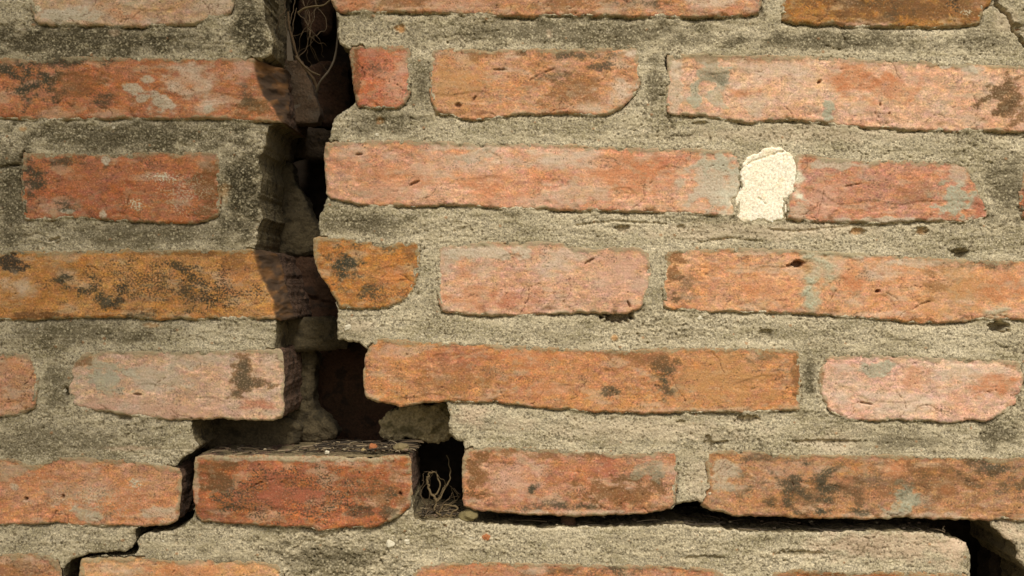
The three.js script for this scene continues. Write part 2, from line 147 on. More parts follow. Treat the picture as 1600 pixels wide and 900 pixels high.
// ---- bricks: outlines, relief, colours
BRICKS.forEach((b, id) => {
  const raw = pts(b.p), loop = smoothLoop(raw), st = parseStains(b.s), ca = hex(b.c[0]), cb = hex(b.c[1]);
  const xs = raw.map((q) => q[0]), ys = raw.map((q) => q[1]);
  const bx0 = Math.max(X0, Math.min(...xs) - 12), bx1 = Math.min(X0 + RW - 1, Math.max(...xs) + 12), by0 = Math.max(Y0, Math.min(...ys) - 12), by1 = Math.min(Y0 + RH - 1, Math.max(...ys) + 12);
  const yt = Math.min(...ys), yb = Math.max(...ys), lv = b.lv ?? 2, o = id * 37.7, r = mulberry(991 + id * 7);
  b.box = [bx0, by0, bx1, by1];
  const cut = b.cut && pts(b.cut.p);
  const tx = (r() - 0.5) * 4, nb = st.length;
  for (let y = by0; y <= by1; y++) for (let x = bx0; x <= bx1; x++) {
    let s = polySdf(loop, x, y);
    if (s > 14) continue;
    s += 2.2 * noise(x / 26 + o, y / 26) + 1.3 * noise(x / 9, y / 9 + o) + 0.6 * noise(x / 4, y / 4);
    const k = at(x, y);
    if (s >= bS[k]) continue;
    bS[k] = s; bId[k] = id;
    // relief
    const e = Math.max(0, -s), rad = 3.4 + 2 * noise(x / 40 + o, y / 40 + 3) + (y > yb - 26 ? 2 : 0);
    const big = fbm(x / 130 + o, y / 90, 2), mid = fbm(x / 34, y / 22 + o, 3), fine = fbm(x / 7 + o, y / 6, 2), drag = noise(x / 60 + o, y / 3.2);
    let h = lv + 2.2 * (y - yt) / (yb - yt) + tx * (x - xs[0]) / 700 + 1.8 * big + 0.5 * mid + 0.32 * fine + 0.14 * drag; const face = h;
    if (e < rad) h -= (rad - Math.sqrt(Math.max(0, rad * rad - (rad - e) * (rad - e)))) * 0.95;
    const chip = noise(x / 17 + o, y / 17 + 50); if (chip > 0.25 && e < 16) h -= (chip - 0.25) * (16 - e) * 0.55;
    const spall = noise(x / 70 + o + 9, y / 34); if (spall > 0.38) h -= Math.min(1.8, (spall - 0.38) * 30) * (0.6 + 0.4 * noise(x / 6, y / 6));
    // colour
    const t1 = clamp(0.5 + 1.1 * fbm(x / 95 + o, y / 55, 3), 0, 1), tex = 1.02 + 0.17 * fbm(x / 17, y / 12 + o, 4) + 0.03 * drag + 0.15 * (white(x, y) - 0.5) + 0.14 * noise(x / 2.6, y / 2.4) + 0.06 * noise(x / 5, y / 3.4 + o) - 0.22 * sst(0.3, 0.55, noise(x / 4.6 + o, y / 3.2)) * sst(-0.3, 0.4, fbm(x / 50, y / 30 + o, 2)) + 0.14 * sst(0.35, 0.6, noise(x / 5.5, y / 4.2 + o + 8));
    let R = ca[0] + (cb[0] - ca[0]) * t1, G = ca[1] + (cb[1] - ca[1]) * t1, B = ca[2] + (cb[2] - ca[2]) * t1;
    const hue = fbm(x / 44 + o + 40, y / 24, 4), hue2 = fbm(x / 13 + o + 20, y / 8, 3); R += 10 * hue; B -= 16 * hue + 8 * hue2; G += 4 - 3 * hue + 7 * hue2;
    R *= tex; G *= tex; B *= tex;
    const warp = fbm(x / 26 + 7, y / 17 + o, 4), grain = noise(x / 3.1 + o, y / 2.8) + 0.6 * noise(x / 1.7, y / 1.6 + o);
    // a film of lime and drag marks over the pale bricks, specks of soot everywhere
    let film = sst(0.12, 0.42, fbm(x / 60 + o + 90, y / 24, 5)) * 0.42; R += (206 - R) * film; G += (176 - G) * film; B += (146 - B) * film;
    for (let q = 0; q < nb; q++) {
      const S = st[q], dx = (x - S[1]) / S[3], dy = (y - S[2]) / S[4], d2 = dx * dx + dy * dy;
      if (d2 > 4.4) continue;
      const base = 1 - Math.sqrt(d2) + (K0(S[0]) ? 1.15 : 0.8) * warp; const K = STAIN[S[0]], c = K[0];
      let m = K[1] > 0.9 ? sst(-0.1, 1.0, base) : K[1] > 0.32 ? sst(0, 0.4, base) : sst(-0.1, 0.75, base) * (0.8 + 0.5 * warp);
      if (m <= 0) continue;
      if (K[1] >= 1.3) m = sst(0.02, 0.36, grain * 0.8 + 0.5 * m - 0.28) * Math.min(1, m * 2); else if (K[1] > 0.6) m *= 0.16 + 0.84 * sst(-0.35, 0.4, grain + (m - 0.5)); else m *= 1 - K[1] * sst(0.1, 0.7, -grain);
      m *= S[5]; const v = 1 + 0.12 * grain;
      R += (c[0] * v - R) * m; G += (c[1] * v - G) * m; B += (c[2] * v - B) * m;
      h += K[2] * m * (1 + 0.5 * grain);
    }
    const zone = (ca[0] > 200 ? 0.55 : 1) * sst(-0.35, 0.45, fbm(x / 42 + o + 130, y / 26, 3)), f1 = noise(x / 2.4 + o, y / 1.9 + 40), f2 = noise(x / 3.6 + 80, y / 2.8 + o);
    { const m = sst(0.34, 0.6, f1 + 0.35 * f2) * zone * 0.68; R += (96 - R) * m; G += (70 - G) * m; B += (40 - B) * m; const l = sst(0.38, 0.62, -f1 * 0.8 + f2 * 0.5) * (1 - zone * 0.6) * 0.55; R += (226 - R) * l; G += (188 - G) * l; B += (150 - B) * l; }
    const flake = fbm(x / 19 + o + 170, y / 11, 4); if (flake > 0.2) { const m = sst(0.2, 0.26, flake) * 0.3 * sst(-0.1, 0.3, noise(x / 120 + o, y / 60)); R += (176 - R) * m; G += (150 - G) * m; B += (116 - B) * m; h += 0.5 * m; }
    const sp = grain * 0.6 + 0.55 * fbm(x / 40 + o, y / 30 + 77, 2); if (sp > 0.52) { const m = Math.min(0.6, (sp - 0.52) * 2.4); R += (70 - R) * m; G += (52 - G) * m; B += (32 - B) * m; }
    // mortar crumbs and dirt clinging along the arris
    const rw = 4 + 5 * noise(x / 33 + o, y / 33) + 4 * noise(x / 11 + o, y / 11) + (y < yt + 30 ? 5 : 0), rim = sst(rw, rw - 4, e); if (rim > 0 && s < 4) { const m = rim * (0.45 + 0.4 * sst(-0.35, 0.3, grain)), v = 1 + 0.16 * grain; R += (160 * v - R) * m; G += (139 * v - G) * m; B += (101 * v - B) * m; h += 0.7 * rim; }
    if (cut) {
      const side = polySdfOpen(cut, x, y) + 3 * noise(x / 14, y / 14);
      if (side > 0) { h -= side * b.cut.k + b.cut.rough * (2.4 * Math.abs(noise(x / 24 + 3, y / 19)) + 1.2 * Math.abs(noise(x / 9, y / 8 + 4)) - 0.8) * Math.min(1, side / 6); const v = 0.86 + 0.24 * fbm(x / 12, y / 12, 3); const m = sst(0, 4, side); const w = sst(-0.1, 0.3, fbm(x / 22 + 5, y / 22, 3)); R += ((98 + 40 * w) * v - R) * m; G += ((68 + 20 * w) * v - G) * m; B += (42 * v - B) * m; }
    }
    const gy = (R + G + B) / 3; R = (R + (gy - R) * 0.1) * 0.95; G = (G + (gy - G) * 0.06) * 0.985; B = B + (gy - B) * 0.1;
    bH[k] = h; bF[k] = face; const bb = 128 + 70 * noise(x / 2.3, y / 2.1) + 60 * (white(x, y) - 0.5) + 26 * drag;
    const i4 = k * 4; bC[i4] = clamp(R, 0, 255); bC[i4 + 1] = clamp(G, 0, 255); bC[i4 + 2] = clamp(B, 0, 255); bC[i4 + 3] = 255;
    bB[i4] = bB[i4 + 1] = bB[i4 + 2] = clamp(bb, 0, 255); bB[i4 + 3] = 255;
  }
  // gouges left by grit dragged under the wire, and round pits
  const yy0 = Math.max(yt, -10), yy1 = Math.min(yb, 910), xx0 = Math.max(Math.min(...xs), 0), xx1 = Math.min(Math.max(...xs), 1600);
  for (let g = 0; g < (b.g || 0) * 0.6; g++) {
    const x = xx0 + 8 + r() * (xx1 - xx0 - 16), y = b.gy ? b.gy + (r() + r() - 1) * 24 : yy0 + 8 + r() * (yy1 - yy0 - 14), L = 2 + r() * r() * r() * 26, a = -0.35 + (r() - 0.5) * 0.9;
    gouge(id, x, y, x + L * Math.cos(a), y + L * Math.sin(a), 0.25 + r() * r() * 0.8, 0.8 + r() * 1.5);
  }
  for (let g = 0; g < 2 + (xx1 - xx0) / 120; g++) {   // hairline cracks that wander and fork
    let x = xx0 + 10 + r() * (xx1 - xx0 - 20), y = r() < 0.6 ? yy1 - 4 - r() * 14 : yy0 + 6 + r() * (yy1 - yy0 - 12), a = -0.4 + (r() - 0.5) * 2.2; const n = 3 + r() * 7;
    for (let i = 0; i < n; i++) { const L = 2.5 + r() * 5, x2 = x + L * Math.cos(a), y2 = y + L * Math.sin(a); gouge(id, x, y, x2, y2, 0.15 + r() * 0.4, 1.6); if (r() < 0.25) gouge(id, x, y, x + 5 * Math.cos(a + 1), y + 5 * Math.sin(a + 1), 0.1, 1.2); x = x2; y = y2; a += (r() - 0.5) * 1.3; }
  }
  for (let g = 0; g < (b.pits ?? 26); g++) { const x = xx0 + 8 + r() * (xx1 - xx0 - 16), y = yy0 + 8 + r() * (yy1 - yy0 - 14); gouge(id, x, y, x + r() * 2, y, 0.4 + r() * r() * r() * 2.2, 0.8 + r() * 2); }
});
function polySdfOpen(p, x, y) {      // signed distance to a polyline that runs down the wall: positive to its right
  let d = 1e12, s = 1;
  for (let i = 0; i < p.length - 1; i++) {
    const [ax, ay] = p[i], ex = p[i + 1][0] - ax, ey = p[i + 1][1] - ay, t = clamp(((x - ax) * ex + (y - ay) * ey) / (ex * ex + ey * ey), 0, 1);
    const bx = x - ax - ex * t, by = y - ay - ey * t, q = bx * bx + by * by; if (q < d) { d = q; s = ex * (y - ay) - ey * (x - ax) < 0 ? 1 : -1; }
  }
  return s * Math.sqrt(d);
}
function K0(k) { return k === 'moss' || k === 'soot' || k === 'brown' || k === 'grey'; }
function gouge(id, x0, y0, x1, y1, w, depth) {
  for (let y = Math.floor(Math.min(y0, y1) - w - 2); y <= Math.max(y0, y1) + w + 2; y++) for (let x = Math.floor(Math.min(x0, x1) - w - 2); x <= Math.max(x0, x1) + w + 2; x++) {
    if (x < X0 || y < Y0 || x >= X0 + RW || y >= Y0 + RH) continue;
    const k = at(x, y); if (bId[k] !== id || bS[k] > -2) continue;
    const ex = x1 - x0, ey = y1 - y0, t = clamp(((x - x0) * ex + (y - y0) * ey) / (ex * ex + ey * ey + 1e-6), 0, 1);
    const d = Math.hypot(x - x0 - ex * t, y - y0 - ey * t) + 0.7 * noise(x / 4, y / 4), wt = w * (1 - 0.75 * Math.pow(Math.abs(2 * t - 1), 3)), m = sst(wt + 0.8, wt - 0.5, d + 0.5 * noise(x / 2.2, y / 2.2));
    if (m <= 0) continue;
    bH[k] -= depth * m;
    const q = 0.45 * m; bC[k * 4] += (84 - bC[k * 4]) * q; bC[k * 4 + 1] += (54 - bC[k * 4 + 1]) * q; bC[k * 4 + 2] += (32 - bC[k * 4 + 2]) * q;   // grit in the gouge, with its shade painted in as well
  }
}
const idAt = (x, y) => bId[at(x, y)];
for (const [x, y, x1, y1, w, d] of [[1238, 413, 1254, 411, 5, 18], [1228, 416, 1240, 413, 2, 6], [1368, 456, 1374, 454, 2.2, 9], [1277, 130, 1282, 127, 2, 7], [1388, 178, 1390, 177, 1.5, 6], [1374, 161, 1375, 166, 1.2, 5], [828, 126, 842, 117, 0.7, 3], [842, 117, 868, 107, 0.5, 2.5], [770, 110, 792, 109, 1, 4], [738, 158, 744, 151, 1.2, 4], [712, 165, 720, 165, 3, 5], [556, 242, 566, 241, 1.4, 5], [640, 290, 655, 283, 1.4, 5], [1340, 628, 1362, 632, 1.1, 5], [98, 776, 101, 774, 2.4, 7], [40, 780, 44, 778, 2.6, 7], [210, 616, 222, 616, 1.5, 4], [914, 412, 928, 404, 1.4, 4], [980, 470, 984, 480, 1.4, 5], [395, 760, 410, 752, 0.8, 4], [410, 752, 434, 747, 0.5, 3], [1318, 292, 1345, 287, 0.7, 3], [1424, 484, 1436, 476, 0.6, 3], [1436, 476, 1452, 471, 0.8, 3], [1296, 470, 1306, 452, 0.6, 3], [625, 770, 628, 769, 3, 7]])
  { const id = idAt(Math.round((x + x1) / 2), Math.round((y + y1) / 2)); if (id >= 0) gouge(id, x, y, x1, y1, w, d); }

// ---- the voids, and how far each spot of mortar lies under or over a brick
for (const loop0 of HOLES) {
  const loop = smoothLoop(loop0, 2), xs = loop.map((q) => q[0]), ys = loop.map((q) => q[1]);
  for (let y = Math.max(Y0, Math.floor(Math.min(...ys)) - 16); y <= Math.min(Y0 + RH - 1, Math.max(...ys) + 16); y++) for (let x = Math.max(X0, Math.floor(Math.min(...xs)) - 16); x <= Math.min(X0 + RW - 1, Math.max(...xs) + 16); x++) {
    const k = at(x, y), s = polySdf(loop, x, y); if (s < hS[k]) hS[k] = s;
  }
}
for (let y = Y0; y < Y0 + RH; y++) for (let x = X0; x < X0 + RW; x++) { const k = at(x, y); if (hS[k] < 20) hS[k] += 2.4 * noise(x / 22, y / 22) + 1.8 * noise(x / 9, y / 9) + 0.9 * noise(x / 4, y / 4); }
const under = new Uint8Array(RN).fill(60), over = new Uint8Array(RN).fill(60), topIn = new Uint8Array(RN).fill(60), botIn = new Uint8Array(RN).fill(60);
for (let x = 0; x < RW; x++) {
  let c = 60, t = 0; for (let y = 0; y < RH; y++) { const k = y * RW + x; c = bS[k] < 0 ? 0 : Math.min(60, c + 1); under[k] = c; t = bS[k] >= 0 ? 0 : Math.min(60, t + 1); topIn[k] = t; }
  c = 60; t = 0; for (let y = RH - 1; y >= 0; y--) { const k = y * RW + x; c = bS[k] < 0 ? 0 : Math.min(60, c + 1); over[k] = c; t = bS[k] >= 0 ? 0 : Math.min(60, t + 1); botIn[k] = t; }
}
// ---- mortar: relief and colours; left moss, right pale and lime also paint uneven light
const MSTAIN_LIGHT = parseStains('moss 200 215 260 40 .75;moss 20 300 50 110 .8;moss 380 300 50 110 1;moss 120 65 330 40 .9;moss 392 40 40 80 1;moss 230 365 220 30 .6;moss 120 520 200 34 .55;moss 900 52 360 30 .6;moss 1300 62 200 24 .7;moss 600 190 70 34 .6;moss 1576 290 56 80 .6;moss 580 350 120 26 .6;moss 1240 600 0 0 0;moss 1264 590 16 50 .8;moss 1400 690 120 20 .45;moss 1560 680 60 30 .7;moss 520 870 130 40 .6;moss 760 660 80 18 .3;moss 470 530 60 30 .8;moss 60 690 240 36 .45;moss 660 130 20 60 .5;moss 1022 130 22 50 .6;moss 90 600 24 50 .5;moss 1530 60 60 30 .5;moss 1350 855 80 24 .4;pale 1380 850 150 34 .7;pale 1490 860 40 40 .7;lime 1250 210 240 18 .6;lime 1180 360 260 20 .6;pale 740 650 40 24 .6;lime 1000 670 240 26 .5;lime 1090 750 30 50 .6;lime 560 510 30 20 .5;cream 345 820 3 3 0;pale 205 700 60 6 .7;lime 1300 690 60 30 .5;ochre 36 202 10 7 .6;ochre 628 45 10 10 .5;ochre 960 527 6 6 .8;ochre 594 188 8 8 .6;orange 760 838 10 8 .7;lime 800 660 60 16 .4;pale 1570 840 40 50 .6;lime 520 300 0 0 0;ochre 350 300 14 26 .5;ochre 626 46 13 8 .7;lime 610 30 14 5 .5;pale 858 54 8 9 .7;pale 180 52 11 8 .6;cream 1148 330 12 12 .5;cream 1195 348 40 8 .5;cream 1210 226 30 6 .6;ochre 1340 362 14 7 .6;ochre 1441 361 10 7 .6;ochre 240 508 20 6 .5;lime 1570 30 30 30 .6;moss 330 880 120 20 .3');
for (let y = Y0; y < Y0 + RH; y++) for (let x = X0; x < X0 + RW; x++) {
  const k = at(x, y), s = bS[k]; const big = fbm(x / 70, y / 40 + 5, 3), mid = fbm(x / 20 + 3, y / 14, 3), g1 = noise(x / 3.6, y / 3.2), g2 = noise(x / 2, y / 1.9 + 8), lump = fbm(x / 9, y / 8 + 60, 2), trowel = noise(x / 44 + 12, y / 4.5);
  const rough = 0.7 + 0.8 * sst(-0.2, 0.5, fbm(x / 160 + 50, y / 90, 2)) + (x > 430 && x < 660 && y > 830 ? 1.2 : 0);
  let h = 1.6 + 1.8 * big + 1.3 * mid * rough + 0.8 * lump * rough + 0.45 * g1 * rough + 0.3 * g2 + 0.35 * trowel;
  const u = under[k], o = over[k], gap = noise(x / 50 + 20, y / 60) * 1.2 + 0.5 * noise(x / 14, y / 30) + 0.85;
  if (u < 24) h -= clamp(gap, 0.06, 1.4) * 10 * Math.exp(-u / 2.8) + 1.6 * Math.exp(-u / 12);
  const rec = u < 14 ? clamp(gap, 0, 1) : 0;
  if (s < 13) { // struck flush with the brick and feathered out over its arris
    const lap = 1.5 + 2.6 * noise(x / 16 + 4, y / 16) + 1.8 * noise(x / 5, y / 5) + (o < 6 || s < 0 && topIn[k] < 14 ? 1.5 : 0), fl = sst(13, 1, s) * (1 - rec);
    if (s >= 0) h += (bF[k] + 0.5 + 0.5 * lump - h) * fl * 0.85;
    else if (hS[k] < 14) h = bF[k] - 12 + s * 0.5; else { const bot = botIn[k] < 12 ? 1 : 0; h = bF[k] + 0.5 + 0.5 * lump - Math.max(0, -s - lap) * (bot ? 1.4 : 0.45) - (bot ? 3 * clamp(gap, 0, 1.4) : 0); if (lap < -0.6) h -= (-0.6 - lap) * 3; }
  }
  const e = hS[k]; if (e < 4) { const q = clamp(4 - e, 0, 4); h -= 4 - Math.sqrt(Math.max(0, 16 - q * q)); }
  if (x > 1430 && x < 1530 && y > 818) { const q = polySdfOpen(CORNER, x, y); if (q > 0) h -= q * 0.3 + q * q * 0.004; }
  // pockmarks
  const pk = noise(x / 5.2 + 33, y / 4.6); if (pk > 0.5) h -= (pk - 0.5) * 9 * rough;
  let L = 0.5 + 0.9 * fbm(x / 120 + 9, y / 60, 3) * 0.5;
  const al = sst(-0.15, 0.5, fbm(x / 110 + 200, y / 45, 4)) * 0.5; let R = 154 + 34 * L, G = 141 + 33 * L, B = 114 + 32 * L;
  const v = 1 + 0.2 * g1 + 0.24 * g2 + 0.12 * lump + 0.38 * (white(x, y) - 0.5); R *= v; G *= v; B *= v;
  { const m = sst(0.1, 0.3, fbm(x / 44 + 300, y / 13, 4)) * 0.4; R += (196 - R) * m; G += (180 - G) * m; B += (146 - B) * m; h += m; const d = sst(0.3, 0.5, noise(x / 30 + 400, y / 2.6)) * sst(0, 0.4, noise(x / 90 + 40, y / 30)) * 0.35; R += (92 - R) * d; G += (80 - G) * d; B += (52 - B) * d; h -= 1.2 * d; }
  const warp = fbm(x / 30 + 71, y / 20, 4), grain = g1 * 0.8 + 0.7 * noise(x / 2.2 + 90, y / 2) + 0.5 * lump;
  { const m = al * sst(-0.35, 0.5, grain); R += (74 - R) * m; G += (66 - G) * m; B += (36 - B) * m; }
  for (const S of MSTAIN_LIGHT) {
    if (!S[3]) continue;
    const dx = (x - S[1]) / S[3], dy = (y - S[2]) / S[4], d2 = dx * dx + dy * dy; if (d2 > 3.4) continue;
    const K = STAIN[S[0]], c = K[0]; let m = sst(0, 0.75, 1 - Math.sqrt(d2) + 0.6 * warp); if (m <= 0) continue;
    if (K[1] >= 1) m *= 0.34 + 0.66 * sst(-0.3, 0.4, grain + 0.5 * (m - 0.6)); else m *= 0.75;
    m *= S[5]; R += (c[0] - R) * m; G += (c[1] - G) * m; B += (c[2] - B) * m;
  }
  // sand: pale quartz grains and dark ones
  const q = white(Math.floor((x + noise(x / 3, y / 3)) / 2.4), Math.floor((y + noise(y / 3, x / 3)) / 2.4) + 999);
  if (q > 0.94) { const m = 0.6; R += (214 - R) * m; G += (200 - G) * m; B += (166 - B) * m; } else if (q < 0.02 + 0.16 * sst(-0.2, 0.5, fbm(x / 60 + 31, y / 40, 3))) { const m = 0.45; R += (56 - R) * m; G += (46 - G) * m; B += (28 - B) * m; }
  { const cx = Math.floor(x / 7), cy = Math.floor(y / 7), w = white(cx + 777, cy * 3 + 5); if (w > 0.93) { const px = (cx + 0.3 + 0.4 * white(cx, cy + 50)) * 7, py = (cy + 0.3 + 0.4 * white(cx + 50, cy)) * 7, rr = 1.2 + 2 * white(cx + 9, cy + 9), m = sst(rr, rr - 1, Math.hypot(x - px, (y - py) * 1.2) + 0.8 * noise(x / 2.5, y / 2.5)); if (m > 0) { const t = white(cx + 4, cy + 31), c = t < 0.35 ? [92, 78, 54] : t < 0.75 ? [196, 182, 150] : [158, 112, 74]; const q2 = 0.6 * m; R += (c[0] - R) * q2; G += (c[1] - G) * q2; B += (c[2] - B) * q2; h += (t < 0.35 ? -1.4 : 0.8) * m; } } }
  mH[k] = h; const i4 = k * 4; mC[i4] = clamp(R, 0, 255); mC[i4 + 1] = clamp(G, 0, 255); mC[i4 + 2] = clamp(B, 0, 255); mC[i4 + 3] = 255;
  mB[i4] = mB[i4 + 1] = mB[i4 + 2] = clamp(128 + 80 * g2 + 50 * g1 + 70 * (white(x, y) - 0.5), 0, 255); mB[i4 + 3] = 255;
}
for (const [x, y, rx, ry, dep] of DENTS) for (let j = Math.floor(y - ry * 1.8); j <= y + ry * 1.8; j++) for (let i = Math.floor(x - rx * 1.8); i <= x + rx * 1.8; i++) {
  if (i < X0 || i >= X0 + RW) continue;
  mH[at(i, j)] -= dep * sst(1.15, 0.7, Math.hypot((i - x) / rx, (j - y) / ry) + 0.45 * noise(i / 6, j / 6) + 0.25 * noise(i / 2.5, j / 2.5));
}
for (const [s, w, dep] of GROOVES) { const p = pts(s), xs = p.map((q) => q[0]), ys = p.map((q) => q[1]);
  for (let j = Math.floor(Math.min(...ys) - 5); j <= Math.max(...ys) + 5; j++) for (let i = Math.floor(Math.min(...xs) - 5); i <= Math.max(...xs) + 5; i++) {
    if (i < X0 || i >= X0 + RW) continue; const k = at(i, j);
    mH[k] -= dep * sst(w + 0.6, w - 0.8, Math.abs(polySdfOpen(p, i, j)) + 1.3 * noise(i / 7, j / 7) + 0.6 * noise(i / 3, j / 3)); } }

{ const r = mulberry(66);   // hairline cracks in the mortar
  for (let n = 0; n < 70; n++) { let x = r() * 1600, y = r() * 900, a = (r() - 0.5) * 1.4 + (r() < 0.3 ? 1.5 : 0); if (bS[at(x | 0, y | 0)] < 3 || hS[at(x | 0, y | 0)] < 6) continue;
    for (let i = 0; i < 6 + r() * 12; i++) { const w = 0.3 + r() * 0.6, dep = 1.5 + r() * 2.5; for (let t = 0; t < 5; t++) { x += Math.cos(a); y += Math.sin(a); for (let j = -2; j <= 2; j++) for (let q = -2; q <= 2; q++) { const X = Math.round(x) + q, Y = Math.round(y) + j; if (X < X0 || Y < Y0 || X >= X0 + RW || Y >= Y0 + RH) continue; const k = at(X, Y), m = sst(w + 0.9, w - 0.3, Math.hypot(X - x, Y - y)); mH[k] -= dep * 0.4 * m; mC[k * 4] *= 1 - 0.1 * m; mC[k * 4 + 1] *= 1 - 0.11 * m; mC[k * 4 + 2] *= 1 - 0.13 * m; } } a += (r() - 0.5) * 1.2; } } }
// ---------------------------------------------------------------- materials
function tex(data, w, h, srgb, repeat) {
  const t = new THREE.DataTexture(data, w, h, THREE.RGBAFormat); t.magFilter = THREE.LinearFilter; t.minFilter = THREE.LinearMipmapLinearFilter; t.generateMipmaps = true;
  if (srgb) t.colorSpace = THREE.SRGBColorSpace; if (repeat) t.wrapS = t.wrapT = THREE.RepeatWrapping; t.needsUpdate = true; return t;
}
const mat = (o) => new THREE.MeshStandardMaterial({ metalness: 0, roughness: 0.92, side: THREE.DoubleSide, ...o });
const M = {
  brick: mat({ map: tex(bC, RW, RH, true), bumpMap: tex(bB, RW, RH), bumpScale: 0.0004, roughness: 0.9 }),
  mortar: mat({ map: tex(mC, RW, RH, true), bumpMap: tex(mB, RW, RH), bumpScale: 0.0006, roughness: 0.97 }),
};
function mottled(a, b, spots, seed, bs) {       // mottled surfaces, dirty inside the crack, one texel per unit, 512 x 512
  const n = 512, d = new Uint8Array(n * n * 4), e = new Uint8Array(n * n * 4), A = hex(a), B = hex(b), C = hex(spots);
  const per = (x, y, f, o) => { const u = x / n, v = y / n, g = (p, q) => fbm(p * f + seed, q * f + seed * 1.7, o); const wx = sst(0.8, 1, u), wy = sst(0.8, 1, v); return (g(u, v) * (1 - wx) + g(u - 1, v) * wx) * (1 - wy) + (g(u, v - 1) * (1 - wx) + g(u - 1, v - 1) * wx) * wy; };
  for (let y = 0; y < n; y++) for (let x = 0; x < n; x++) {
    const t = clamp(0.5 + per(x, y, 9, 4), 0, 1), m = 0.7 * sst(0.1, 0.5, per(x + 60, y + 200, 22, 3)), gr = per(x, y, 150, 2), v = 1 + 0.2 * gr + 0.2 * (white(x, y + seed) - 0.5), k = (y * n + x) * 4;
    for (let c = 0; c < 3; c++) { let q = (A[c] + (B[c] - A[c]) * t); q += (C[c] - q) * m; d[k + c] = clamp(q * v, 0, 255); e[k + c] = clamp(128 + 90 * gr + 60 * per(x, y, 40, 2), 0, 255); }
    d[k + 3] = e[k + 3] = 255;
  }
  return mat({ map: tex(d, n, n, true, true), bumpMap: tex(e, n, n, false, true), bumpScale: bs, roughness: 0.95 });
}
M.innerBrick = mottled('#48321f', '#563a28', '#2e2217', 11, 0.0014);  // inner and core colours: dirt, darkened further to paint in the crack's shade
M.greyBrick = mottled('#564a3c', '#5e4630', '#6e6558', 23, 0.0014);
M.innerMortar = mottled('#504530', '#5e5138', '#342c1b', 37, 0.0018);
M.brickSide = mottled('#614836', '#715642', '#3e3224', 131, 0.0016); M.mortarSide = mottled('#74664a', '#837453', '#453c28', 143, 0.002);  // faces along the crack: soiled, with shade put into the darker colours
M.core = mottled('#3c3024', '#463828', '#2a2118', 51, 0.0016);
M.farBricks = [mottled('#b07050', '#bd8360', '#7a5c3c', 61, 0.001), mottled('#a4663c', '#b37a4a', '#5c4a2c', 65, 0.001), mottled('#bc8a6c', '#c6997c', '#9c8462', 69, 0.001)];
M.farMortar = mottled('#ada084', '#9c8f70', '#5e5640', 73, 0.0014);

